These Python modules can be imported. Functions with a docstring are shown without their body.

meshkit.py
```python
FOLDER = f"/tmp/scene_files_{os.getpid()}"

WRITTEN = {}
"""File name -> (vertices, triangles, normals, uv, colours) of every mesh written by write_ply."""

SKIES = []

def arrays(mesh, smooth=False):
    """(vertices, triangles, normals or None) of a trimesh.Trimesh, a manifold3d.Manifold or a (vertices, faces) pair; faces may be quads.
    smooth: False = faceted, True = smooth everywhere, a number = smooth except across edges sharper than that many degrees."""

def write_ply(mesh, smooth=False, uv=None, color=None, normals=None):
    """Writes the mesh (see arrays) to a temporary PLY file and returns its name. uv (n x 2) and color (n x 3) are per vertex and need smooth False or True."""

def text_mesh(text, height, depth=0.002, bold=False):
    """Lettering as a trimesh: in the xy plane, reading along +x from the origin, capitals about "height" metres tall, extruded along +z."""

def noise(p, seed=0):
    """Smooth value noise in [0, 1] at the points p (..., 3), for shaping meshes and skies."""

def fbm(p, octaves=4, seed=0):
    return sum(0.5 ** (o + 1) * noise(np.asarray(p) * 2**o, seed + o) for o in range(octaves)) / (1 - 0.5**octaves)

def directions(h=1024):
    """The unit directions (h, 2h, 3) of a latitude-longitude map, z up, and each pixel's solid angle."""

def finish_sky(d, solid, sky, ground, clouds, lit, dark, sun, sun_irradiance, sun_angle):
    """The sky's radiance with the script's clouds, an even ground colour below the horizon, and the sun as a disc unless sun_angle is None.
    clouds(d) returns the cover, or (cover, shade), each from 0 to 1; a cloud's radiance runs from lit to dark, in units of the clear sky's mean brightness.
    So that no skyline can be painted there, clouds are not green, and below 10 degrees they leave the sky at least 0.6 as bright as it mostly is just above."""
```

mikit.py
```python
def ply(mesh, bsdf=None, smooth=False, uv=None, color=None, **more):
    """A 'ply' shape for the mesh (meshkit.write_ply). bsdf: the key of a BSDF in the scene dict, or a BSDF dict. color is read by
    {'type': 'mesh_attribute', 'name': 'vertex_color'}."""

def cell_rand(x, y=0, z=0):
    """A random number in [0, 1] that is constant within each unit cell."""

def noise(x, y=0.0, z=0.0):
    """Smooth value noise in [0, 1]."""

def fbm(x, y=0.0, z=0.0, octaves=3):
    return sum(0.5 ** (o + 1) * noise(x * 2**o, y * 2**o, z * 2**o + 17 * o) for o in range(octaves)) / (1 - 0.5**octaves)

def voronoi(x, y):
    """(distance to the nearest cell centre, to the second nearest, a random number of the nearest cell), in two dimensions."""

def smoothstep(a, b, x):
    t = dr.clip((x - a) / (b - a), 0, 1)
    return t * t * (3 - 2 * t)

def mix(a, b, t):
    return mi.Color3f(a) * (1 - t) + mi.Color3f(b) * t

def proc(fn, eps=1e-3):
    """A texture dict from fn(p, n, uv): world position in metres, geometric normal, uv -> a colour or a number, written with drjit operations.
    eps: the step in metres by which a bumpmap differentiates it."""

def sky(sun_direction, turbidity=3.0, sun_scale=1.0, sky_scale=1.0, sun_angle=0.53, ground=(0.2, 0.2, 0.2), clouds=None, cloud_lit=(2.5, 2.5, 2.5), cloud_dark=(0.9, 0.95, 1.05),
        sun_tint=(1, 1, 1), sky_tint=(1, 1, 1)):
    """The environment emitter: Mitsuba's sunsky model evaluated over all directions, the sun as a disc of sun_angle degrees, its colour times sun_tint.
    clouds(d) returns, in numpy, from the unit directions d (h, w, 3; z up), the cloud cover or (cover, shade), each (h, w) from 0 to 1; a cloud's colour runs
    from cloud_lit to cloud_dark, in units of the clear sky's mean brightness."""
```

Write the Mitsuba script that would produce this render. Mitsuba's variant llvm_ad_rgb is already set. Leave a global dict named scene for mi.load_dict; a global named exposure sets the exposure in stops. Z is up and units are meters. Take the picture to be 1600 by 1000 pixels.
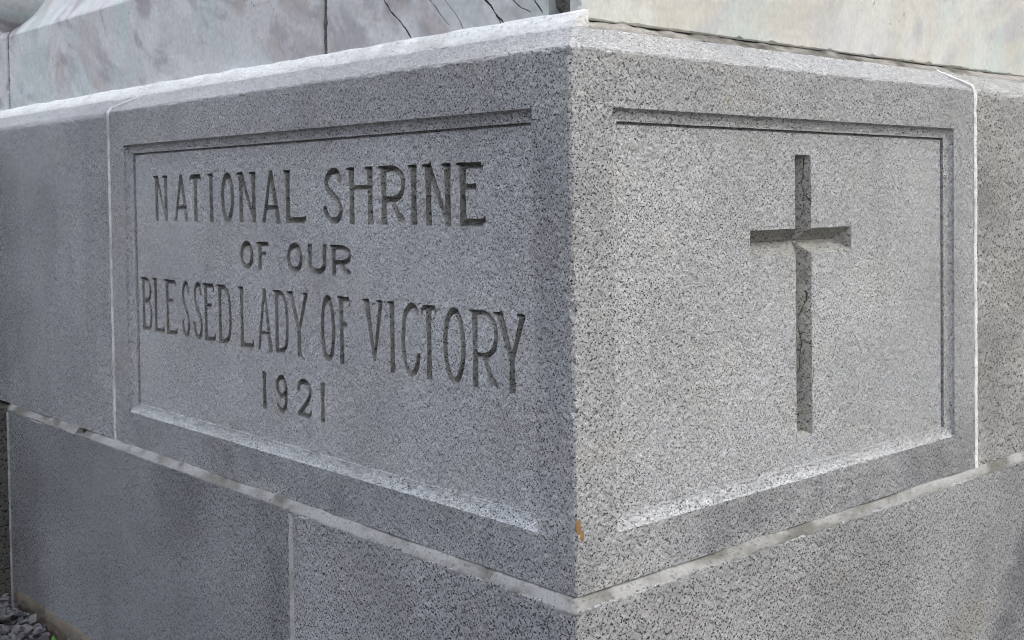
import math
import numpy as np
import trimesh
import manifold3d as m3
import drjit as dr
import mitsuba as mi
import mikit
import meshkit
from mikit import noise, fbm, cell_rand, smoothstep, mix

T = mi.ScalarTransform4f
scene, labels = {}, {}

# ------------------------------------------------------------------ camera, sky, exposure
# The wall's outer corner stands at x = y = 0. The inscribed face lies in the plane x = 0 and runs
# along +y, the face with the cross lies in the plane y = 0 and runs along +x. z = 0 is the bed joint.
YAW, PITCH, ROLL = 0.7632, -0.0286, -0.0099
fw = np.array([math.cos(YAW) * math.cos(PITCH), math.sin(YAW) * math.cos(PITCH), math.sin(PITCH)])
rt = np.cross(fw, [0, 0, 1]); rt /= np.linalg.norm(rt)
up = np.cross(rt, fw)
up = up * math.cos(ROLL) - rt * math.sin(ROLL)
EYE = np.array([-0.8412, -0.986, 0.438])
scene['camera'] = {'type': 'perspective', 'fov': math.degrees(2 * math.atan(800 / 1870.26)), 'fov_axis': 'x',
                   'principal_point_offset_x': -0.17706, 'principal_point_offset_y': 0.1413,
                   'near_clip': 0.02, 'far_clip': 500.0,
                   'to_world': T().look_at(origin=EYE.tolist(), target=(EYE + fw).tolist(), up=up.tolist())}
exposure = 2.85
def overcast(d):
    """A closed layer of cloud, as under any overcast: brightest overhead, dimmer towards the horizon."""
    return np.ones(d.shape[:2]), 1.0 - np.clip(d[..., 2], 0, 1) ** 1.2
scene['sky'] = mikit.sky((0.42, -0.78, 0.66), turbidity=4, sun_scale=0.3, sun_angle=60, clouds=overcast,
                         cloud_lit=(2.85, 3.0, 3.32), cloud_dark=(0.80, 0.86, 0.98), sun_tint=(0.88, 1.0, 1.17), ground=(0.10, 0.10, 0.10))

# ------------------------------------------------------------------ materials
def granite_fn(freq, base, contrast, tint=(1, 1, 1), stain=0.25, stains_shade=(), seed=0.0):
    """Speckled granite: three sizes of crystal, each crystal one random tone, with slow clouding and painted shade among its stains."""
    def fn(p, n, uv):
        x, y, z = p.x + seed, p.y + seed, p.z
        f = freq
        w1 = noise(x * f * 1.5, y * f * 1.5, z * f * 1.5)
        w2 = noise(x * f * 1.5 + 31, y * f * 1.5, z * f * 1.5)
        w3 = noise(x * f * 1.5, y * f * 1.5 + 47, z * f * 1.5)
        a, b, c = x * f + 1.3 * w1, y * f + 1.3 * w2, z * f + 1.3 * w3
        r = cell_rand(a, b, c)
        r2 = cell_rand(a * 0.53 + 9, b * 0.53, c * 0.53)
        r3 = cell_rand(a * 1.9 + 5, b * 1.9, c * 1.9)
        tone = 0.90 + 0.32 * (r2 - 0.5) + 0.45 * (r3 - 0.5)
        dark = smoothstep(0.165, 0.14, r) * (0.80 + 0.55 * r3)
        white = smoothstep(0.86, 0.92, r) * 0.30
        v = 1 + contrast * (tone - 0.9 - dark + white)
        cloud = fbm(x * 7, y * 7, z * 7, 4)
        mottle = fbm(x * 140 + 5, y * 140, z * 140, 2)
        v = v * (0.84 + 0.32 * mottle)
        streak = fbm(x * 22, y * 22, z * 3.0, 3)
        v = v * (1 + stain * 1.6 * (cloud - 0.5) + stain * 0.9 * (streak - 0.5))
        col = mi.Color3f(*tint) * (base * v)
        warm = smoothstep(0.45, 0.75, fbm(x * 13 + 3, y * 13, z * 13, 3))
        col = col * mix((1, 1, 1), (1.015, 1.0, 0.97), warm)
        rag = 0.9 * (fbm(p.x * 30, p.y * 30, p.z * 30, 3) - 0.5) if stains_shade else 0
        for cx, cy, cz, rad, k, cl in stains_shade:
            d = dr.sqrt(dr.square(p.x - cx) + dr.square(p.y - cy) + dr.square(p.z - cz)) / rad
            col = col * mix((1, 1, 1), cl, k * smoothstep(1.0, 0.35, d + rag))
        return dr.clip(col, 0.012, 0.9)
    return fn

def stone(key, fn, bump=None, rough=0.75, spec=0.3):
    b = {'type': 'principled', 'base_color': mikit.proc(fn), 'roughness': rough, 'specular': spec}
    if bump:
        b = {'type': 'bumpmap', 'arbitrary': mikit.proc(bump, eps=4e-4), 'scale': 1.0, 'bsdf': b}
    scene[key] = {'type': 'twosided', 'bsdf': b}

def grit(amp, f):
    def fn(p, n, uv):
        return amp * fbm(p.x * f, p.y * f, p.z * f, 2)
    return fn

G_FINE, G_COARSE = grit(0.0006, 420), grit(0.0011, 260)
PITS = [(0.4173, 0.011, 0.5177, 0.006, 0.95, (0.22, 0.10, 0.06)), (0.5739, 0.011, 0.3514, 0.0042, 0.97, (0.1, 0.1, 0.1))] + \
       [(0.140 + 0.0012 * math.sin(k * 2.1), 0.0135, 0.32 - 0.011 * k, 0.0045, 0.35, (0.85, 0.72, 0.5)) for k in range(6)] + [(0.24, 0.0135, 0.42, 0.004, 0.5, (0.6, 0.5, 0.35))]
_r = np.random.default_rng(8)
DIRT = [(x, 0.0, 0.028 + _r.uniform(-.016, .016), _r.uniform(.05, .085), 0.34, (0.52, 0.53, 0.56)) for x in np.arange(0.2, .83, .062)] + \
       [(0.0, y, 0.028 + _r.uniform(-.016, .016), _r.uniform(.06, .10), 0.34, (0.54, 0.55, 0.59)) for y in np.arange(0.03, 1.28, .085)] + \
       [(0.0, 0.035, z, 0.055, 0.26, (0.68, 0.69, 0.73)) for z in (0.13, 0.19, 0.25, 0.31, 0.38, 0.44, 0.5)] + [(0.255, 0.0, 0.553, 0.012, 0.4, (0.8, 0.75, 0.5))]
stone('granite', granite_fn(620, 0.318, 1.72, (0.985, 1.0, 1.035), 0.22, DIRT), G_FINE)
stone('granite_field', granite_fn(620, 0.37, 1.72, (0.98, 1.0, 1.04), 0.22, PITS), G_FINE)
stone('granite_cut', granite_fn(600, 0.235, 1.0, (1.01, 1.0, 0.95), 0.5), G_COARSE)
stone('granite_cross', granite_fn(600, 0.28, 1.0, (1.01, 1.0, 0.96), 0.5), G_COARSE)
stone('granite_left', granite_fn(520, 0.305, 1.6, (0.98, 1.0, 1.05), 0.32, (), 3.1), G_FINE)
stone('granite_right', granite_fn(420, 0.285, 1.4, (1.0, 1.0, 0.99), 0.45, (), 7.7), G_COARSE)
LOW = [(0.945, -0.009, -0.235, 0.09, 0.55, (0.5, 0.52, 0.56)), (1.0, -0.009, -0.18, 0.09, 0.6, (0.5, 0.52, 0.56)),  # wide dark band low on the right face, continued on the next line
       (0.90, -0.009, -0.31, 0.09, 0.6, (0.5, 0.5, 0.53)), (0.80, -0.009, -0.24, 0.05, 0.3, (0.85, 0.78, 0.6)),
       (0.47, -0.009, -0.06, 0.10, 0.35, (0.65, 0.65, 0.65)), (-0.009, 0.655, -0.10, 0.045, 0.4, (0.55, 0.55, 0.55)), (-0.009, 0.655, -0.17, 0.05, 0.5, (0.52, 0.52, 0.52)),
       (-0.009, 0.652, -0.25, 0.05, 0.5, (0.5, 0.5, 0.5)), (-0.009, 0.65, -0.34, 0.06, 0.5, (0.5, 0.5, 0.5)),
       (-0.009, 1.0, -0.06, 0.13, 0.5, (0.55, 0.55, 0.55)), (-0.009, 1.75, -0.2, 0.16, 0.4, (0.6, 0.6, 0.6)), (-0.009, 1.78, -0.36, 0.16, 0.5, (0.55, 0.52, 0.5)),
       (-0.009, 0.12, -0.12, 0.16, 0.35, (0.68, 0.69, 0.73)), (-0.009, 0.35, -0.16, 0.18, 0.3, (0.72, 0.73, 0.76))]  # these blobs paint the left face's shade into the lower corner block
stone('granite_low', granite_fn(540, 0.28, 1.6, (0.99, 1.0, 1.04), 0.3, LOW, 11.3), G_FINE)
stone('granite_low_shade', granite_fn(520, 0.22, 1.6, (0.97, 1.0, 1.05), 0.26, LOW, 13.3), G_FINE)  # base lowered to paint in the lower left's shade; blobs add dirt
stone('granite_dark', granite_fn(300, 0.085, 0.8, (1.0, 0.97, 0.88), 0.6, (), 5.9), G_COARSE)  # darkest granite, for both return blocks at the far left

def marble_fn(base, warm, cool, teal, light, seed):
    """Clouded marble: soft slanting drifts of brown-lilac and blue-grey, greenish run-off streaks, sugary grain, a few rust freckles."""
    def fn(p, n, uv):
        x, y, z = p.x + seed, p.y + seed, p.z
        q = y + x
        wx, wz = fbm(q * 4, z * 4, 3.1, 3) - 0.5, fbm(q * 4 + 9, z * 4, 8.2, 3) - 0.5
        u, v = (z * 0.85 - q * 0.5) + 0.14 * wx, (q * 0.85 + z * 0.5) + 0.14 * wz      # across and along the drift
        cl = fbm(u * 16, v * 5, 1.7, 5)
        c = mix(base, warm, smoothstep(0.42, 0.66, cl))
        c = mix(c, cool, smoothstep(0.47, 0.70, fbm(u * 30 + 7, v * 8, 5.5, 4)) * 0.75)
        c = mix(c, teal, smoothstep(0.48, 0.72, fbm(q * 11 + 4.0 * wx + 40, z * 5, 2.2, 3)) * 0.6)
        c = mix(c, light, smoothstep(0.46, 0.72, fbm(u * 22 + 3, v * 18, 4.0, 5)) * 0.55)
        fl = fbm(q * 150, z * 150, 2.0, 2)
        rust = smoothstep(0.86, 0.93, fl) * smoothstep(0.5, 0.6, fbm(q * 9 + 5, z * 9, 6.0, 2))
        c = c * mix((1, 1, 1), (0.60, 0.52, 0.40), rust)
        return c * (0.86 + 0.28 * fbm(q * 170, z * 170, x * 170, 3))
    return fn

stone('marble_left', marble_fn((0.55, 0.55, 0.56), (0.45, 0.415, 0.405), (0.33, 0.315, 0.34), (0.47, 0.57, 0.555), (0.66, 0.67, 0.69), 0.0), grit(0.0009, 160), 0.55, 0.4)
stone('marble_right', marble_fn((0.545, 0.54, 0.505), (0.49, 0.475, 0.43), (0.41, 0.415, 0.44), (0.46, 0.54, 0.515), (0.60, 0.605, 0.59), 4.0), grit(0.0009, 160), 0.55, 0.4)

def mortar_fn(base, dirt, seed, k):
    def fn(p, n, uv):
        v = 0.6 * fbm(p.x * 26 + seed, p.y * 26, p.z * 40, 5) + 0.4 * fbm(p.x * 7 + seed, p.y * 7, p.z * 30 + seed, 3)
        c = mix(base, dirt, smoothstep(0.40, 0.66, v) * k)
        pit = smoothstep(0.70, 0.80, noise(p.x * 330, p.y * 330, p.z * 330))
        return c * (0.74 + 0.52 * fbm(p.x * 300, p.y * 300, p.z * 300, 3)) * (1 - 0.35 * pit)
    return fn

stone('mortar_white', mortar_fn((0.72, 0.72, 0.715), (0.50, 0.49, 0.47), 0.0, 0.55), grit(0.0022, 170), 0.85, 0.2)
stone('mortar_beige', mortar_fn((0.33, 0.33, 0.325), (0.13, 0.127, 0.112), 3.0, 0.9), grit(0.002, 170), 0.85, 0.2)
stone('mortar_pale', mortar_fn((0.60, 0.60, 0.60), (0.36, 0.355, 0.34), 16.0, 0.8), grit(0.0015, 170), 0.85, 0.2)
stone('mortar_joint', mortar_fn((0.38, 0.38, 0.375), (0.24, 0.235, 0.22), 6.0, 0.8), grit(0.0015, 170), 0.85, 0.2)
stone('mortar_rough', mortar_fn((0.31, 0.295, 0.275), (0.07, 0.068, 0.058), 9.0, 0.9), grit(0.004, 120), 0.9, 0.2)
stone('mortar_dark', mortar_fn((0.17, 0.16, 0.15), (0.03, 0.03, 0.03), 19.0, 0.9), grit(0.005, 120), 0.9, 0.2)
stone('concrete', mortar_fn((0.16, 0.137, 0.115), (0.07, 0.06, 0.048), 12.0, 0.8), grit(0.004, 120), 0.9, 0.2)
stone('crack', lambda p, n, uv: mi.Color3f(0.10, 0.105, 0.09) * (0.6 + 0.8 * noise(p.x * 200, p.y * 200, p.z * 200)), None, 0.9, 0.1)
stone('rust', lambda p, n, uv: mix((0.34, 0.19, 0.075), (0.17, 0.11, 0.06), fbm(p.x * 160, p.y * 160, p.z * 160, 3)), None, 0.8, 0.2)
stone('gap_shade', lambda p, n, uv: mix((0.028, 0.03, 0.018), (0.07, 0.062, 0.03), noise(p.x * 250, p.y * 250, p.z * 250)), None, 0.95, 0.1)  # near-black, for the shade inside the mortar gap
def gravel_fn(p, n, uv):
    t = cell_rand(p.x * 26, p.y * 26, 3)
    return mix((0.05, 0.05, 0.058), (0.19, 0.185, 0.195), t) * (0.7 + 0.6 * fbm(p.x * 90, p.y * 90, p.z * 90, 3))
stone('gravel_stone', gravel_fn, None, 0.8, 0.25)
stone('soil', lambda p, n, uv: mix((0.03, 0.026, 0.02), (0.09, 0.08, 0.066), fbm(p.x * 40, p.y * 40, p.z * 40, 4)), None, 0.95, 0.1)
scene['leaf'] = {'type': 'twosided', 'bsdf': {'type': 'principled', 'base_color': mikit.proc(
    lambda p, n, uv: mix((0.05, 0.16, 0.025), (0.09, 0.22, 0.04), noise(p.x * 300, p.y * 300, p.z * 300))), 'roughness': 0.5}}

# ------------------------------------------------------------------ helpers
COUNT = {}
def key_for(parent, name):
    base = f'{parent}__{name}' if parent else name
    n = COUNT.get(base, 0); COUNT[base] = n + 1
    return base if n == 0 else f'{base}_{n:03d}'

def add(mesh, bsdf, name, parent=None, label=None, smooth=False, **props):
    k = key_for(parent, name)
    scene[k] = mikit.ply(mesh, bsdf, smooth=smooth)
    d = dict(props)
    if label: d['label'] = label
    if d: labels[k] = d
    return k

def thing(name, label, category, **more):
    k = key_for(None, name)
    labels[k] = {'label': label, 'category': category, 'kind': 'thing', **more}
    return k

def hull(pts):
    return m3.Manifold.hull_points(np.asarray(pts, float))

def box(a, b):
    a, b = np.asarray(a, float), np.asarray(b, float)
    return m3.Manifold.cube((b - a).tolist()).translate(a.tolist())

def wobble(m, amp, f, seed=0, length=None):
    if length: m = m.refine_to_length(length)
    def fn(v):
        v = np.asarray(v)
        d = np.stack([meshkit.fbm(v * f + 13.7 * k, 2, seed + k) - 0.5 for k in range(3)], 1)
        return v + 2 * amp * d
    return m.warp_batch(fn)

def split_runs(m):
    """{original id: trimesh} of a boolean's result."""
    me = m.to_mesh()
    v, t = np.asarray(me.vert_properties)[:, :3], np.asarray(me.tri_verts)
    idx, ids = np.asarray(me.run_index) // 3, np.asarray(me.run_original_id)
    parts = {}
    for k, i in enumerate(ids):
        parts.setdefault(int(i), []).append(t[idx[k]:idx[k + 1]])
    out = {}
    for i, ts in parts.items():
        f = np.concatenate(ts)
        if len(f):
            u, inv = np.unique(f, return_inverse=True)
            out[i] = trimesh.Trimesh(v[u], inv.reshape(-1, 3), process=False)
    return out

def joined(parts, ids):
    got = [parts[i] for i in ids if i in parts]
    return trimesh.util.concatenate(got) if got else None

# faces as (a, b, depth) -> world; a runs the way the face is read, b is up, depth goes into the stone
def on_left(a, b, d): return [d, 1.219 - a, b]
def on_right(a, b, d): return [a, d, b]

def straight_cut(P, p, q, w0, w1, depth, d0, close=0.10):
    """A chisel cut of trapezoid section from p to q (widths w0, w1) into a face at depth d0."""
    p, q = np.asarray(p, float), np.asarray(q, float)
    t = (q - p) / np.linalg.norm(q - p); n = np.array([-t[1], t[0]])
    pts = []
    for c, w, s in ((p, w0, 1), (q, w1, -1)):
        for sg in (-1, 1):
            k = 1.0 + 0.2
            x = c + n * sg * (w / 2) * k - t * s * 0.3 * close * w
            pts.append(P(x[0], x[1], d0 - 0.3 * depth))
            x = c + n * sg * w * 0.11 + t * s * close * w
            pts.append(P(x[0], x[1], d0 + depth))
    return hull(pts)

def curve_cut(P, pts, ws, depth, d0):
    rings = []
    ang = np.linspace(0, 2 * np.pi, 11)[:-1]
    for (a, b), w in zip(pts, ws):
        r = [P(a + 0.60 * w * math.cos(t), b + 0.60 * w * math.sin(t), d0 - 0.3 * depth) for t in ang]
        r += [P(a + 0.09 * w * math.cos(t), b + 0.09 * w * math.sin(t), d0 + depth) for t in ang]
        rings.append(r)
    return [hull(rings[i] + rings[i + 1]) for i in range(len(rings) - 1)]

def spline(ctrl, n=14):
    c = np.asarray(ctrl, float)
    c = np.vstack([2 * c[0] - c[1], c, 2 * c[-1] - c[-2]])
    out = []
    for i in range(1, len(c) - 2):
        for t in np.linspace(0, 1, n // (len(ctrl) - 1) + 2, endpoint=False):
            out.append(0.5 * ((2 * c[i]) + (c[i + 1] - c[i - 1]) * t + (2 * c[i - 1] - 5 * c[i] + 4 * c[i + 1] - c[i + 2]) * t * t
                              + (-c[i - 1] + 3 * c[i] - 3 * c[i + 1] + c[i + 2]) * t ** 3))
    return np.array(out + [c[-2]])

def loop(cx=.5, cy=.5, rx=.5, ry=.5, a0=90, a1=450, n=22):
    t = np.radians(np.linspace(a0, a1, n))
    return np.stack([cx + rx * np.cos(t), cy + ry * np.sin(t)], 1)

# glyphs in a unit box: ('s', from, to, w0, w1) straight, ('c', points, width) curved, ('t', at, dx, dy) a terminal spur
def stem(x, y0=0, y1=1, w=1.0): return [('s', (x, y0), (x, (y0 + y1) / 2), 1.22 * w, w), ('s', (x, (y0 + y1) / 2), (x, y1), w, 1.25 * w), ('f', (x, y1))]
def arm(y, x1=1.0, w=.75, spur=0, x0=0.0):
    o = [('s', (x0, y), (x1, y), w, w * 1.1)]
    if spur: o.append(('s', (x1, y), (x1 + 0.07, y + spur), w * 0.95, 0.35 * w))
    return o
S_PTS = [(.95, .83), (.78, .97), (.45, 1.0), (.12, .88), (.10, .70), (.42, .54), (.80, .40), (1.0, .22), (.80, .04), (.45, 0), (.15, .08), (-.05, .24)]
GLYPH = {
    'N': stem(0) + stem(1) + [('s', (0, 1), (1, 0.02), .95, .6)],
    'A': [('s', (0.0, 0), (.5, 1), .85, .8), ('s', (.5, 1), (1, 0), .9, 1.15), ('s', (.12, .27), (.88, .27), .65, .65)],
    'T': stem(.5) + arm(1, 1.0, .75, 0) + [('s', (0, 1), (-.04, .9), .7, .3), ('s', (1, 1), (1.04, .9), .7, .3)],
    'I': stem(.5), 'L': stem(0) + arm(0, .93, .8, .11),
    'O': [('c', loop(), 1.0)], 'S': [('c', spline(S_PTS, 40), .9)],
    'H': stem(0) + stem(1) + [('s', (0, .66), (1, .66), .6, .6)],
    'R': stem(0) + [('c', spline([(0, 1), (.5, 1.0), (.92, .88), (1, .70), (.88, .52), (.5, .42), (.05, .42)], 24), .85), ('s', (.42, .42), (.86, .08), .7, 1.0), ('s', (.84, .10), (1.06, .03), .95, .5)],
    'E': stem(0) + arm(1, .86, .75) + [('s', (.86, 1), (.90, .91), .7, .3)] + arm(.63, .62, .65) + arm(0, .93, .85, .12),
    'F': stem(0) + arm(1, .96, .75) + [('s', (.96, 1), (1.0, .9), .7, .3)] + arm(.60, .72, .65),
    'U': [('s', (0, 1), (0, .3), 1.25, 1.0), ('s', (1, 1), (1, .3), 1.25, 1.0), ('c', loop(.5, .32, .5, .32, 180, 360, 12), .95)],
    'B': stem(0) + [('c', spline([(0, 1), (.45, 1), (.92, .9), (.98, .76), (.75, .6), (0, .56)], 18), .8), ('c', spline([(.0, .56), (.6, .55), (1, .42), (1.02, .2), (.8, .02), (.4, 0), (0, 0)], 20), .85)],
    'D': stem(0) + [('c', spline([(0, 1), (.45, .99), (.85, .87), (1, .6), (1, .35), (.85, .1), (.45, .01), (0, 0)], 26), .9)],
    'Y': [('s', (0, 1), (.52, .40), 1.3, .85), ('s', (1, 1), (.52, .40), 1.0, .75), ('f', (0, 1)), ('f', (1, 1)), ('s', (.52, .46), (.52, 0), .95, 1.25)],
    'V': [('s', (0, 1), (.5, 0), 1.3, .7), ('s', (1, 1), (.5, 0), 1.0, .6), ('f', (0, 1)), ('f', (1, 1))],
    'C': [('c', spline([(1, .93), (.75, 1.0), (.42, .98), (.1, .82), (0, .5), (.08, .2), (.35, .02), (.65, 0), (.93, .10), (1.08, .27)], 34), .95)],
    '1': stem(.5)[:2] + [('s', (-.35, .84), (.4, .99), .55, .9)],
    '9': [('c', loop(.5, .72, .48, .28, 90, 450, 18), .85), ('c', spline([(.98, .72), (1.0, .38), (.85, .10), (.55, 0), (.22, .06)], 18), .9), ('c', [(.22, .06), (.06, .14)], .7)],
    '2': [('c', spline([(0, .74), (.12, .93), (.45, 1.0), (.85, .92), (.95, .72), (.78, .48), (.35, .2), (.05, .02)], 24), .9), ('s', (0, .02), (.92, .02), .85, .85), ('s', (.92, .02), (1.04, .2), .8, .3)],
}
TOP, OUR, BIG, DATE = (.4028, .4808), (.3312, .3745), (.2090, .3035), (.1206, .1780)
ROWS = [
    ('of the top line', TOP, .0116, [('N', 0.0998, 0.1489), ('A', 0.1760, 0.2311), ('T', 0.2342, 0.2843), ('I', 0.3104, 0.3234), ('O', 0.3515, 0.3976), ('N', 0.4147, 0.4679), ('A', 0.4879, 0.5461), ('L', 0.5631, 0.6253),
                                     ('S', 0.6705, 0.7236), ('H', 0.7407, 0.7988), ('R', 0.8209, 0.8781), ('I', 0.8901, 0.9031), ('N', 0.9232, 0.9764), ('E', 0.9964, 1.0516)]),
    ('of the short second line', OUR, .0096, [('O', 0.4137, 0.4578), ('F', 0.4739, 0.5110), ('O', 0.5621, 0.6093), ('U', 0.6253, 0.6755), ('R', 0.6915, 0.7427)]),
    ('of the long third line', BIG, .0098, [('B', 0.0350, 0.0750), ('L', 0.0867, 0.1298), ('E', 0.1349, 0.1820), ('S', 0.1970, 0.2291), ('S', 0.2412, 0.2773), ('E', 0.2843, 0.3264), ('D', 0.3355, 0.3806),
                                            ('L', 0.4107, 0.4578), ('A', 0.4658, 0.5130), ('D', 0.5230, 0.5641), ('Y', 0.5651, 0.6223), ('O', 0.6564, 0.6965), ('F', 0.7086, 0.7407),
                                            ('V', 0.7738, 0.8199), ('I', 0.8349, 0.8470), ('C', 0.8620, 0.9041), ('T', 0.9062, 0.9443), ('O', 0.9553, 1.0034), ('R', 1.0175, 1.0686), ('Y', 1.0656, 1.1208)]),
    ('of the date', DATE, .0096, [('1', 0.4779, 0.4919), ('9', 0.5200, 0.5571), ('2', 0.5842, 0.6293), ('1', 0.6524, 0.6644)]),
]

def glyph_cutter(ch, a0, a1, b0, b1, w, P, d0, depth, seed):
    i = w * 0.5
    X = lambda u: a0 + i + u * max(a1 - a0 - 2 * i, 1e-4)
    Yi = lambda v: b0 + 0.4 * w + v * (b1 - b0 - 0.8 * w)
    Yf = lambda v: b0 + v * (b1 - b0)
    ms = []
    for g in GLYPH[ch]:
        if g[0] == 's':
            p, q = g[1], g[2]
            Y = Yi if abs(q[1] - p[1]) < 0.25 else Yf
            p2, q2 = (X(p[0]), Y(p[1])), (X(q[0]), Y(q[1]))
            ms.append(straight_cut(P, p2, q2, g[3] * w, g[4] * w, depth * min(1, .45 + .55 * max(g[3], g[4])), d0))
        elif g[0] == 'f':                                     # a wedge serif that leans out to the left of a stem's head
            x, y = X(g[1][0]), Yf(g[1][1])
            ms.append(straight_cut(P, (x + .35 * w, y - .42 * w), (x - 1.15 * w, y - .16 * w), .80 * w, .26 * w, depth * .75, d0))
        else:
            pts = [(X(u), Yi(v)) for u, v in g[1]]
            ms += curve_cut(P, pts, [g[2] * w] * len(pts), depth, d0)
    m = m3.Manifold.batch_boolean(ms, m3.OpType.Add)
    return wobble(m, 0.00045, 190, seed, 0.006)

def groove(P, pts, w, depth, d0, seed=0):
    pts = np.asarray(pts, float)
    rs = np.random.default_rng(seed)
    fine = [pts[0]]
    for a, b in zip(pts[:-1], pts[1:]):
        k = max(2, int(np.linalg.norm(b - a) / 0.008))
        for t in range(1, k + 1):
            fine.append(a + (b - a) * t / k + (rs.normal(0, w * 0.32, 2) if t < k else 0))
    ws = [w * rs.uniform(.5, 1.3) for _ in fine]
    return m3.Manifold.batch_boolean(curve_cut(P, fine, ws, depth, d0), m3.OpType.Add)

# ------------------------------------------------------------------ granite base wall
H, WR, WL = 0.600, 0.8300, 1.2815
CH_T, CH_Z = 0.068, 0.635
wall = thing('granite_wall', 'grey granite base wall around the outer corner, with an inscribed cornerstone and a carved cross', 'wall')

blk = hull([(0, 0, 0.002), (WR, 0, 0.002), (WR, WL, 0.002), (0, WL, 0.002), (0, 0, H), (WR, 0, H), (WR, WL, H), (0, WL, H),
            (CH_T, CH_T, CH_Z), (WR, CH_T, CH_Z), (WR, WL, CH_Z), (CH_T, WL, CH_Z)]).as_original()
main_ids = [blk.original_id()]

PANEL = 0.0135
def recess(P, a0, a1, b0, b1):
    """The panel's sinking: a hollow bevel 15 mm wide, a small upright step, then the flat field."""
    ms = []
    # (inset of top and sides, inset of the sill, depth): a hollow at the top and sides, a weathering slope at the sill
    prof = [(0.0, 0.0, 0.0), (.0006, .0016, .0042), (.0035, .0055, .0074), (.0085, .0098, .0093), (.0132, .0130, .0102)]
    rect = lambda s, d, sb=None: [P(a, b, d) for a in (a0 + s, a1 - s) for b in (b0 + (s if sb is None else sb), b1 - s)]
    for (s, sb, d), (s2, sb2, d2) in zip(prof[:-1], prof[1:]):
        ms.append(hull(rect(s, -.01, sb) + rect(s, d, sb) + rect(s2, d2, sb2)))
    ms.append(hull(rect(.0147, -.01) + rect(.0147, PANEL)))
    def quirk(a, b, c, d):                                    # a narrow sunk line just inside the border, at the top and the sides
        ms.append(hull([P(x, z, y) for x in (a, b) for z in (c, d) for y in (-.004, PANEL + .0045)]))
    q0, q1 = .0145, .0178
    quirk(a0 + q0, a1 - q0, b1 - q1, b1 - q0); quirk(a0 + q0, a0 + q1, b0 + q0, b1 - q0); quirk(a1 - q1, a1 - q0, b0 + q0, b1 - q0)
    return m3.Manifold.batch_boolean(ms, m3.OpType.Add)

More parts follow.
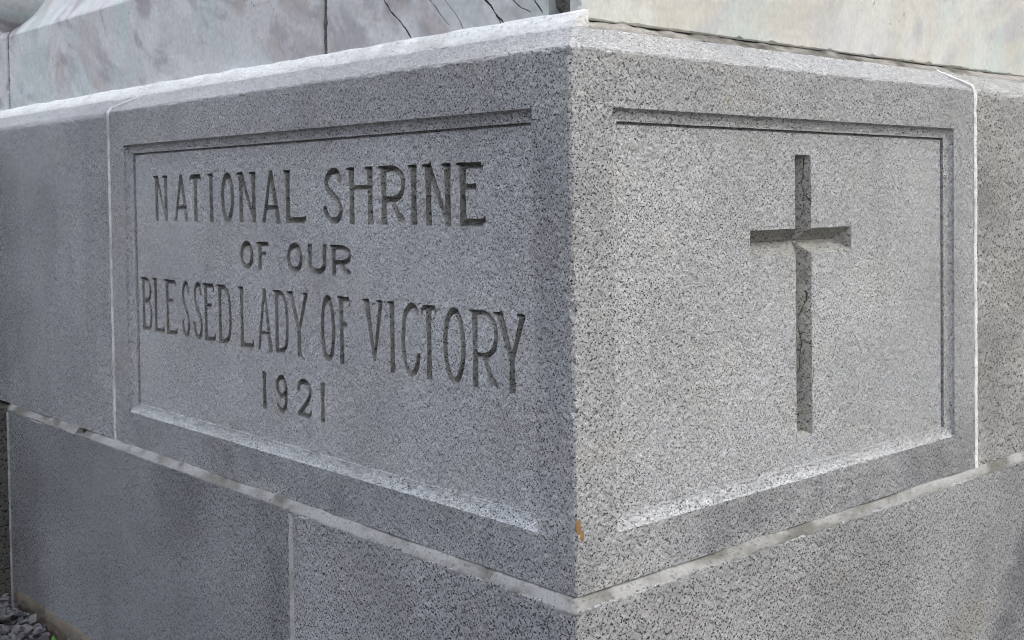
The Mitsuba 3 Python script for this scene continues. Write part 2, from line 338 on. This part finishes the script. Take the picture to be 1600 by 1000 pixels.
rec_l = wobble(recess(on_left, 0.0, 1.219 - 0.0655, 0.0610, 0.5368), 0.00045, 120, 3, 0.02).as_original()
rec_r = wobble(recess(on_right, 0.0616, 0.7721, 0.0605, 0.5368), 0.00045, 120, 5, 0.02).as_original()
cutters = [rec_l, rec_r]

letters = []
sd = 20
NTH = ['first', 'second', 'third', 'fourth', 'fifth', 'sixth', 'seventh', 'eighth', 'ninth', 'tenth', 'eleventh', 'twelfth', 'thirteenth', 'fourteenth',
       'fifteenth', 'sixteenth', 'seventeenth', 'eighteenth', 'nineteenth', 'twentieth']
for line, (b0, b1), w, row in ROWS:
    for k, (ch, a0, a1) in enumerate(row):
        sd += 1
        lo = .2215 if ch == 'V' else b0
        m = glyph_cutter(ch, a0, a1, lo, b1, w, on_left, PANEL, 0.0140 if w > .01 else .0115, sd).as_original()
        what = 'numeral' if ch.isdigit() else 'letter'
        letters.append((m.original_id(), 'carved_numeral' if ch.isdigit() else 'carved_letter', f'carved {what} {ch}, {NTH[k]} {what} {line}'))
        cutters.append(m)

def v_cut(P, a0, a1, b0, b1, d0, depth, hip):
    w = min(a1 - a0, b1 - b0)
    e = 0.15
    pts = []
    ex = w / 2 * e
    for a in (a0 - ex, a1 + ex):
        for b in (b0 - ex, b1 + ex):
            pts.append(P(a, b, d0 - depth * e))
    if a1 - a0 > b1 - b0:
        c = (b0 + b1) / 2; pts += [P(a0 + hip, c, d0 + depth), P(a1 - hip, c, d0 + depth)]
    else:
        c = (a0 + a1) / 2; pts += [P(c, b0 + hip, d0 + depth), P(c, b1 - hip, d0 + depth)]
    return hull(pts)

cross = v_cut(on_right, .3995, .4335, .1150, .4892, .0135, .022, .007) + v_cut(on_right, .3078, .5240, .3585, .3925, .0135, .022, .020)
cross = wobble(cross, 0.0008, 110, 77, 0.006).as_original()
cutters.append(cross)
crack_l = [groove(on_right, [(.4275, .487), (.426, .455), (.428, .437), (.4345, .427)], .0022, .016, .0105, 1),
           groove(on_right, [(.4275, .425), (.4262, .41)], .0018, .014, .0105, 2),
           groove(on_right, [(.4295, .305), (.4225, .27), (.4245, .235), (.4225, .2)], .0024, .018, .0115, 3),
           groove(on_right, [(.4375, .208), (.4345, .182)], .0016, .005, .0135, 5)]
cracks = m3.Manifold.batch_boolean(crack_l, m3.OpType.Add).as_original()
cutters.append(cracks)

def arris(p, q, out, seed, amp):
    """A worn edge: a thin prism along p-q, ragged inside, that takes the sharpness and some chips off."""
    p, q = np.asarray(p, float), np.asarray(q, float)
    n = max(8, int(np.linalg.norm(q - p) / 0.004))
    u = np.linspace(0, 1, n)
    m = u * np.linalg.norm(q - p)                              # metres along the edge: slow wear, and a few separate chips
    slow = meshkit.fbm(np.stack([m * 28, m * 0 + seed, m * 0], 1), 3, seed)
    chip_ = np.clip(meshkit.fbm(np.stack([m * 75, m * 0 + seed + 5, m * 0], 1), 3, seed + 1) * 4.0 - 2.3, 0, 1)
    depth = 0.0005 + amp * (0.12 + 0.45 * slow + 0.8 * chip_)
    o = np.asarray(out, float); o /= np.linalg.norm(o)
    t = (q - p) / np.linalg.norm(q - p); s = np.cross(t, o)
    v, f = [], []
    for k in range(n):
        c = p + (q - p) * u[k]
        a = c - o * depth[k]
        v += [a - s * .012, a + s * .012, a + s * .012 + o * .012, a - s * .012 + o * .012]
    for k in range(n - 1):
        for i in range(4):
            a, b = 4 * k + i, 4 * k + (i + 1) % 4
            f += [[a, b, b + 4], [a, b + 4, a + 4]]
    f += [[0, 2, 1], [0, 3, 2]]; e = 4 * (n - 1); f += [[e, e + 1, e + 2], [e, e + 2, e + 3]]
    tm = trimesh.Trimesh(v, f, process=False)
    if tm.volume < 0: tm.invert()
    return m3.Manifold(m3.Mesh(np.asarray(tm.vertices, np.float32), np.asarray(tm.faces, np.uint32))).as_original()

edges = [arris((0, 0, -.01), (0, 0, H + .01), (-1, -1, 0), 41, .0030), arris((0, -.01, H), (0, WL + .01, H), (-1, 0, .62), 42, .0016),
         arris((-.01, 0, H), (WR + .01, 0, H), (0, -1, .62), 43, .0012)]
for e in edges:
    main_ids.append(e.original_id()); cutters.append(e)

solid = blk - m3.Manifold.batch_boolean(cutters[:2] + edges, m3.OpType.Add)
solid = solid - m3.Manifold.batch_boolean(cutters[2:2 + len(letters) + 2], m3.OpType.Add)
runs = split_runs(solid)
cs = add(joined(runs, main_ids), 'granite', 'cornerstone', wall, 'pale speckled granite cornerstone with two sunk panels, the largest stone at the corner')
add(joined(runs, [rec_l.original_id()]), 'granite_field', 'inscription_panel', cs, 'sunk panel with a moulded border and the carved inscription')
add(joined(runs, [rec_r.original_id()]), 'granite_field', 'cross_panel', cs, 'sunk panel with a moulded border around the carved cross')
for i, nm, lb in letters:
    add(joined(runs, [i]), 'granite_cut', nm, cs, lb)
add(joined(runs, [cross.original_id()]), 'granite_cross', 'carved_cross', cs, 'plain cross cut in V-shaped channels into the right panel')
for c in runs[cracks.original_id()].split(only_watertight=False):
    if len(c.faces) > 6: add(c, 'crack', 'crack', cs)
# the rust-orange chip of paint by the arris
from shapely.geometry import Polygon
def chip(pts, name):
    poly = Polygon(pts).segmentize(.0012)
    q = np.array(poly.exterior.coords)[:-1]
    q = q + (meshkit.noise(np.stack([q[:, 0] * 900, q[:, 1] * 900, q[:, 0] * 0], 1))[:, None] - .5) * .0026
    poly = Polygon(q).buffer(.0002)
    poly = max(getattr(poly, 'geoms', [poly]), key=lambda g: g.area)
    m = trimesh.creation.extrude_polygon(poly, 0.0006, engine='earcut')
    v = np.asarray(m.vertices)
    m.vertices = np.stack([v[:, 0], -v[:, 2] + .0005, v[:, 1]], 1)
    m.invert()
    add(m, 'rust', name, cs, 'orange-brown stain low on the corner')
chip([(.0010, .0845), (.0055, .0862), (.0085, .0835), (.0072, .079), (.0085, .0755), (.0075, .0728), (.0112, .0690), (.0110, .0630), (.0085, .0595), (.0072, .063), (.0065, .068), (.0035, .0715), (.0012, .077), (.0022, .081)], 'rust_stain')

def bevel_block(axis, u0, u1, back, top=True, r=.018, seed=0, h=H, amp=.0015):
    """A neighbour of the cornerstone: same section, but its top edge is worn round."""
    prof = [(0.0, 0.002)]
    cx, cz = r, h - r * .72
    prof += [(r - r * math.cos(t), h - r * .62 + r * math.sin(t) * .98) for t in np.radians(np.linspace(0, 62, 7))]
    prof += [(CH_T, CH_Z), (back, CH_Z), (back, 0.002)]
    cs2 = m3.CrossSection([prof[::-1]])
    m = m3.Manifold.extrude(cs2, u1 - u0)                     # section in xy, length along z
    m = m.refine_to_length(.03)
    v = lambda p: np.stack([p[:, 0], u0 + p[:, 2], p[:, 1]], 1) if axis == 'L' else np.stack([u0 + p[:, 2], p[:, 0], p[:, 1]], 1)
    m = m.warp_batch(lambda p: v(np.asarray(p)))
    me = m.to_mesh(); tm = trimesh.Trimesh(np.asarray(me.vert_properties)[:, :3], np.asarray(me.tri_verts), process=False)
    p = np.asarray(tm.vertices)
    tm.vertices = p + (meshkit.fbm(p * 18 + seed, 3, seed)[:, None] - .5) * amp * np.array([1, 1, .6])
    if tm.volume < 0: tm.invert()
    return tm

add(bevel_block('L', WL + .011, 2.42, .4, seed=1), 'granite_left', 'stone_block', wall, 'smoother bluish granite block left of the inscription', smooth=35)
add(bevel_block('R', WR + .011, 1.75, .4, seed=2), 'granite_right', 'stone_block', wall, 'coarser granite block right of the cross panel', smooth=35)

def lower_block(a, b, name, label, bsdf, seed, amp=.0018):
    m = box(a, b).refine_to_length(.03)
    me = m.to_mesh(); p = np.asarray(me.vert_properties)[:, :3]
    p = p + (meshkit.fbm(p * 22 + seed, 3, seed)[:, None] - .5) * amp
    tm = trimesh.Trimesh(p, np.asarray(me.tri_verts), process=False)
    return add(tm, bsdf, name, wall, label, smooth=35)

LO = -.0095
corner = box((LO, LO, -.46), (1.75, .611, -.0095))
e2 = arris((LO, LO, -.47), (LO, LO, 0), (-1, -1, 0), 51, .0035)
e3 = arris((LO, -.02, -.0095), (LO, .62, -.0095), (-1, 0, 1), 52, .0025)
e4 = arris((-.02, LO, -.0095), (1.76, LO, -.0095), (0, -1, 1), 53, .0025)
corner = corner - (e2 + e3 + e4)
me = corner.to_mesh()
add(trimesh.Trimesh(np.asarray(me.vert_properties)[:, :3], np.asarray(me.tri_verts), process=False), 'granite_low', 'stone_block', wall, 'long lower granite block that turns the corner under the cornerstone')
lower_block((LO, .623, -.46), (.4, 1.858, -.0095), 'stone_block', 'lower granite block left of the upright joint, stained, with shade painted into its colour', 'granite_low_shade', 4)
lower_block((-.75, 1.866, -.46), (.4, 2.5, -.006), 'stone_block', 'dark lower block at the far left edge', 'granite_dark', 5)
lower_block((-.74, 1.972, .004), (-.004, 2.4, .600), 'stone_block', None, 'granite_dark', 6)

# mortar
def sweep(P, O, U, section, seed, amp, f=90):
    """section [(o, u)] at every P along the directions O and U; open strip closed at the back by its own points."""
    n, m = len(P), len(section)
    V = np.array([[P[i] + O[i] * o + U[i] * u for o, u in section] for i in range(n)]).reshape(-1, 3)
    d = meshkit.fbm(V * f + seed, 3, seed) - .5
    d2 = meshkit.fbm(V * f * .35 + seed + 9, 3, seed + 3) - .5
    Oa, Ua = np.repeat(O, m, 0), np.repeat(U, m, 0)
    V = V + Oa * (d * amp)[:, None] + Ua * (d2 * amp * 1.6)[:, None]
    F = []
    for i in range(n - 1):
        for j in range(m):
            a, b = i * m + j, i * m + (j + 1) % m
            F += [[a, b, b + m], [a, b + m, a + m]]
    for j in range(1, m - 1):
        F += [[0, j + 1, j], [(n - 1) * m, (n - 1) * m + j, (n - 1) * m + j + 1]]
    tm = trimesh.Trimesh(V, F, process=False)
    if tm.volume < 0: tm.invert()
    return tm

def along(a, b, step=.004):
    a, b = np.asarray(a, float), np.asarray(b, float)
    n = max(2, int(np.linalg.norm(b - a) / step))
    return a + (b - a) * np.linspace(0, 1, n + 1)[:, None]

# bed joint: a fillet that runs from under the cornerstone out to the lower course, round the corner
def bed(pa, pb, seed, label):
    P = np.vstack([pa, pb]) if len(pb) else pa
    O = np.vstack([np.tile([-1., 0, 0], (len(pa) - 1, 1)), [[-1., -1, 0]], np.tile([0, -1., 0], (len(pb), 1))]) if len(pb) else np.tile([-1., 0, 0], (len(pa), 1))
    add(sweep(P, O, np.tile([0, 0, 1.], (len(P), 1)), [(-.03, .0035), (-.0030, .0028), (.0010, .0000), (.0045, -.0042), (.0080, -.0090), (.0096, -.0118), (.0085, -.0140), (-.03, -.0120)], seed, .0046, 30),
        'mortar_beige', 'mortar_joint', wall, label, smooth=50)
bed(along((0, 1.430, 0), (0, 0, 0)), along((0, 0, 0), (1.74, 0, 0))[1:], 3, 'greyish mortar bed under the cornerstone, running round the corner')
bed(along((0, 1.872, 0), (0, 1.464, 0)), [], 4, 'short end of the mortar bed at the far left, beyond the dark gap')

def upright(axis, u, zs, w, bsdf, label, seed, proud=.0012, depth=.02, chamfer=False, off=0.0):
    """An upright joint on either face; with chamfer it goes on over the sloping top."""
    pts = [(-off, zs[0]), (-off, zs[1])]
    if chamfer: pts += [(.006, zs[1] + .010), (CH_T, CH_Z)]
    P, O = [], []
    for k in range(len(pts) - 1):
        a, b = np.array(pts[k]), np.array(pts[k + 1])
        t = (b - a) / np.linalg.norm(b - a); o = np.array([-t[1], t[0]])
        n = max(2, int(np.linalg.norm(b - a) / .004))
        for s in np.arange(n + (k == len(pts) - 2)) / n:
            P.append(a + (b - a) * s); O.append(o)
    P, O = np.array(P), np.array(O)
    if axis == 'L':
        P3 = np.stack([P[:, 0], np.full(len(P), u), P[:, 1]], 1); O3 = np.stack([O[:, 0], O[:, 0] * 0, O[:, 1]], 1); W = np.tile([0, 1., 0], (len(P), 1))
    else:
        P3 = np.stack([np.full(len(P), u), P[:, 0], P[:, 1]], 1); O3 = np.stack([O[:, 0] * 0, O[:, 0], O[:, 1]], 1); W = np.tile([1., 0, 0], (len(P), 1))
    return add(sweep(P3, O3, W, [(-depth, -w / 2), (proud * .3, -w / 2), (proud, -w / 4), (proud, w / 4), (proud * .3, w / 2), (-depth, w / 2)], seed, .0019),
               bsdf, 'mortar_joint', wall, label, smooth=50)

upright('L', WL + .0055, (0.0, .598), .0105, 'mortar_pale', 'thin pale mortar joint left of the inscribed stone', 6, chamfer=True)
upright('R', WR + .0055, (0.0, .598), .0092, 'mortar_white', 'white mortar joint right of the cross panel', 7, chamfer=True)
upright('L', .617, (-.45, -.014), .0135, 'mortar_joint', 'grey mortar joint between the two lower blocks', 8, proud=.0005, off=.0095)
upright('L', 1.861, (-.45, -.014), .012, 'mortar_joint', 'mortar joint in the inner corner at the far left', 9, proud=.0015, off=.0095)
add(wobble(box((.006, 1.420, -.0125), (.020, 1.475, .004)), .002, 60, 8, .004), 'gap_shade', 'gap_shade_box', wall, 'near-black box standing for shade in the gap where the bed mortar has fallen out')  # set-back box whose colour stands in for the gap's inner shade

# ------------------------------------------------------------------ marble above
mw = thing('marble_wall', 'pale clouded marble plinth standing above the granite base wall', 'wall')
MX = .082
def marble_left(y0, y1, seed, cracks=()):
    prof = [(MX, .640), (MX, .822), (MX + .003, .829), (MX + .030, .868), (MX + .060, .930), (MX + .078, 1.02), (MX + .082, 1.35), (.6, 1.35), (.6, .640)]
    m = m3.Manifold.extrude(m3.CrossSection([prof[::-1]]), y1 - y0)
    m = m.warp_batch(lambda p: np.stack([np.asarray(p)[:, 0], y0 + np.asarray(p)[:, 2], np.asarray(p)[:, 1]], 1))
    # the mapping mirrors, so turn it the right way round
    me = m.to_mesh(); tm = trimesh.Trimesh(np.asarray(me.vert_properties)[:, :3], np.asarray(me.tri_verts), process=False)
    if tm.volume < 0: tm.invert()
    m = m3.Manifold(m3.Mesh(np.asarray(tm.vertices, np.float32), np.asarray(tm.faces, np.uint32)))
    m = m.as_original(); i0 = m.original_id()
    ends = []
    for k, yy in enumerate((y0, y1)):
        e = arris((MX, yy, .62), (MX, yy, .84), (-1, -1 if k == 0 else 1, 0), seed + k, .004); ends.append(e)
    m = m - (ends[0] + ends[1])
    ids = [i0] + [e.original_id() for e in ends]
    e = arris((MX, y0 - .01, .640), (MX, y1 + .01, .640), (-1, 0, -1), seed + 5, .003); m = m - e; ids.append(e.original_id())
    P = lambda a, b, d: [d, a, b]
    cr = None
    if cracks:
        cr = m3.Manifold.batch_boolean([groove(P, pts, w, .008, MX, seed + 30 + k) for k, (pts, w) in enumerate(cracks)], m3.OpType.Add).as_original()
        m = m - cr
    runs = split_runs(m)
    return joined(runs, ids), runs.get(cr.original_id()) if cr is not None else None

CR = [([(.497, .722), (.478, .699), (.452, .681), (.428, .6575)], .0026), ([(.388, .708), (.368, .692), (.352, .676), (.338, .665)], .0012),
      ([(.352, .703), (.330, .684), (.314, .668), (.306, .655)], .0013), ([(.268, .696), (.247, .680), (.232, .664), (.219, .652)], .0024),
      ([(.168, .690), (.158, .674), (.145, .660)], .002), ([(.205, .684), (.185, .670), (.168, .663)], .0014), ([(.236, .666), (.226, .653)], .002)]
for y0, y1, s, cr, lb in ((.136, .654, 60, CR, 'marble slab with slanting dark cracks above the inscription'), (.666, 2.098, 70, (), 'long lilac-grey marble slab at the left'), (2.112, 3.1, 80, (), 'marble slab beyond the dark joint at the far left')):
    body, c = marble_left(y0, y1, s, cr)
    k = add(body, 'marble_left', 'marble_slab', mw, lb, smooth=25)
    for q in (c.split(only_watertight=False) if c is not None else ()):
        if len(q.faces) > 6: add(q, 'crack', 'crack', k)
# right: one tall smooth slab; its end shows at the corner
RY = .078
slab = box((.0835, RY, .646), (1.9, .0955, 1.35)).as_original()
ar = [arris((.0835, RY, .6), (.0835, RY, 1.4), (-1, -1, 0), 91, .004), arris((.07, RY, .646), (1.95, RY, .646), (0, -1, -1), 92, .0026)]
slab = slab - (ar[0] + ar[1])
add(trimesh.util.concatenate(list(split_runs(slab).values())), 'marble_right', 'marble_slab', mw, 'smooth cream marble slab above the cross panel')
add(wobble(box((.099, .0960, .62), (.3, .30, .80)), .009, 70, 4, .005), 'mortar_dark', 'backing', mw, 'rough dark backing seen through the open joint at the corner')
for yy in (.660, 2.105):
    P = along((MX, yy, .645), (MX, yy, .825)); n = len(P)
    add(sweep(P, np.tile([-1., 0, 0], (n, 1)), np.tile([0, 1., 0], (n, 1)), [(-.03, -.006), (-.004, -.006), (-.0025, 0), (-.004, .006), (-.03, .006)], int(yy * 10), .003),
        'crack', 'open_joint', mw, 'dark open joint between two marble slabs', smooth=50)
# white bedding mortar under the left slabs: a smooth slope with a squared end at the corner
P = along((0, 3.0, 0), (0, .0665, 0)); n = len(P)
add(sweep(P, np.tile([-1., 0, 0], (n, 1)), np.tile([0, 0, 1.], (n, 1)), [(-.0860, .6565), (-.0815, .6555), (-.0765, .6530), (-.0690, .6445), (-.0630, .6345), (-.0630, .6300), (-.0860, .6300)], 14, .0030, 48),
    'mortar_white', 'mortar_bed', mw, 'thick white mortar sloping up to the left marble slabs', smooth=50)
# right: crumbling dark mortar squeezed in the gap below the slab
P = along((.075, 0, 0), (1.9, 0, 0)); n = len(P)
add(sweep(P, np.tile([0, -1., 0], (n, 1)), np.tile([0, 0, 1.], (n, 1)), [(-.14, .650), (-.095, .6465), (-.082, .6455), (-.0740, .6410), (-.066, .6345), (-.0675, .6300), (-.14, .6300)], 15, .0055, 110),
    'mortar_rough', 'mortar_bed', mw, 'crumbling brown mortar in the gap under the right marble slab', smooth=40)

# the round foot of a column base that shows at the upper left
def lathe(profile, n=72):
    a = np.linspace(0, 2 * np.pi, n, endpoint=False)
    pr = np.asarray(profile)
    V = np.array([[r * math.cos(t), r * math.sin(t), z] for r, z in pr for t in a])
    F = []
    for i in range(len(pr) - 1):
        for j in range(n):
            p, q = i * n + j, i * n + (j + 1) % n
            F += [[p, q, q + n], [p, q + n, p + n]]
    return trimesh.Trimesh(V, F, process=False)
tr, R0 = .075, .10
prof = [(.001, .0)] + [(R0 + tr * math.sin(t), tr - tr * math.cos(t)) for t in np.radians(np.linspace(0, 180, 24))] + [(R0 - .01, 2 * tr + .012), (R0 - .02, 2 * tr + .03), (R0 - .03, .6), (.001, .6)]
cb = lathe(prof)
cb.apply_translation([.228, 2.130, .829])
add(cb, 'marble_left', 'column_base', None, 'rounded white marble column foot at the upper left, standing on the marble plinth', smooth=40, category='column base')

# ------------------------------------------------------------------ ground, footing, gravel, weed
gm = trimesh.Trimesh([[-200, -200, -.448], [200, -200, -.448], [200, 200, -.448], [-200, 200, -.448]], [[0, 1, 2], [0, 2, 3]], process=False)
add(gm, 'soil', 'ground', None, 'dark soil under the gravel', kind='structure')
PL, PR = along((0, 1.815, 0), (0, 0, 0), .006), along((0, 0, 0), (1.74, 0, 0), .006)[1:]
P = np.vstack([PL, PR])
O = np.vstack([np.tile([-1., 0, 0], (len(PL) - 1, 1)), [[-1., -1, 0]], np.tile([0, -1., 0], (len(PR), 1))])
add(sweep(P, O, np.tile([0, 0, 1.], (len(P), 1)), [(-.02, -.388), (.008, -.391), (.0125, -.394), (.0155, -.399), (.017, -.410), (.018, -.46), (-.02, -.46)], 22, .006, 60),
    'concrete', 'footing', None, 'brownish concrete footing at the foot of the granite wall, beside the gravel', smooth=50, category='footing')

rs = np.random.default_rng(5)
proto = []
for k in range(14):
    p = rs.normal(size=(13, 3)); p /= np.linalg.norm(p, axis=1, keepdims=True)
    h = trimesh.convex.convex_hull(p * rs.uniform(.8, 1.0, (13, 1)))
    proto.append((np.asarray(h.vertices), np.asarray(h.faces)))
VS, FS, off = [], [], 0
def pour(n, x0, x1, y0, y1, rmin, rmax):
    global off
    for _ in range(n):
        v, f = proto[rs.integers(14)]
        r = rs.uniform(rmin, rmax)
        q = trimesh.transformations.random_rotation_matrix(rs.random(3))[:3, :3]
        s = v * np.array([1.25, .95, .7]) * r
        s = s @ trimesh.transformations.euler_matrix(rs.normal(0, .45), rs.normal(0, .45), rs.uniform(0, 6.3))[:3, :3].T
        c = np.array([rs.uniform(x0, x1), rs.uniform(y0, y1), -.436 + rs.uniform(0, .034)])
        if c[0] > -.024 - r * .7 and c[1] > -.05: c[0] = -.026 - r * rs.uniform(.7, 1.5)
        VS.append(s + c); FS.append(f + off); off += len(v)
pour(5000, -.75, -.03, .9, 1.86, .0075, .0145)
pour(480, -.30, -.03, 1.72, 1.86, .0075, .014)
pour(6500, -.75, -.03, -.4, .9, .0075, .0145)
pour(6500, -.75, 1.7, -.6, -.07, .008, .015)
add(trimesh.Trimesh(np.vstack(VS), np.vstack(FS), process=False), 'gravel_stone', 'gravel', None, 'loose grey crushed-stone gravel along the foot of the wall', kind='stuff')

weed = thing('weed', 'tiny green weed sprouting between gravel and footing at the lower left', 'plant')
def blade(base, tip, w):
    base, tip = np.asarray(base, float), np.asarray(tip, float)
    t = np.linspace(0, 1, 7); s = np.cross(tip - base, [0, 0, 1.]); s /= np.linalg.norm(s)
    c = base + (tip - base) * t[:, None] + np.array([0, 0, .008]) * np.sin(t * np.pi)[:, None]
    wd = w * np.sin(np.pi * (.12 + .88 * t)) ** .8
    up_ = np.array([0, 0, .0012])
    V = np.vstack([c - s * wd[:, None], c + up_, c + s * wd[:, None], c - up_ * .3]); n = 7; F = []
    for i in range(n - 1):
        for a, b in ((0, 1), (1, 2), (2, 3), (3, 0)):
            p, q = a * n + i, b * n + i
            F += [[p, q, q + 1], [p, q + 1, p + 1]]
    add(trimesh.Trimesh(V, F, process=False), 'leaf', 'blade', weed, smooth=60)
blade((-.062, 1.452, -.42), (-.045, 1.50, -.402), .004)
blade((-.060, 1.45, -.42), (-.058, 1.415, -.400), .004)
blade((-.064, 1.452, -.42), (-.085, 1.47, -.405), .003)
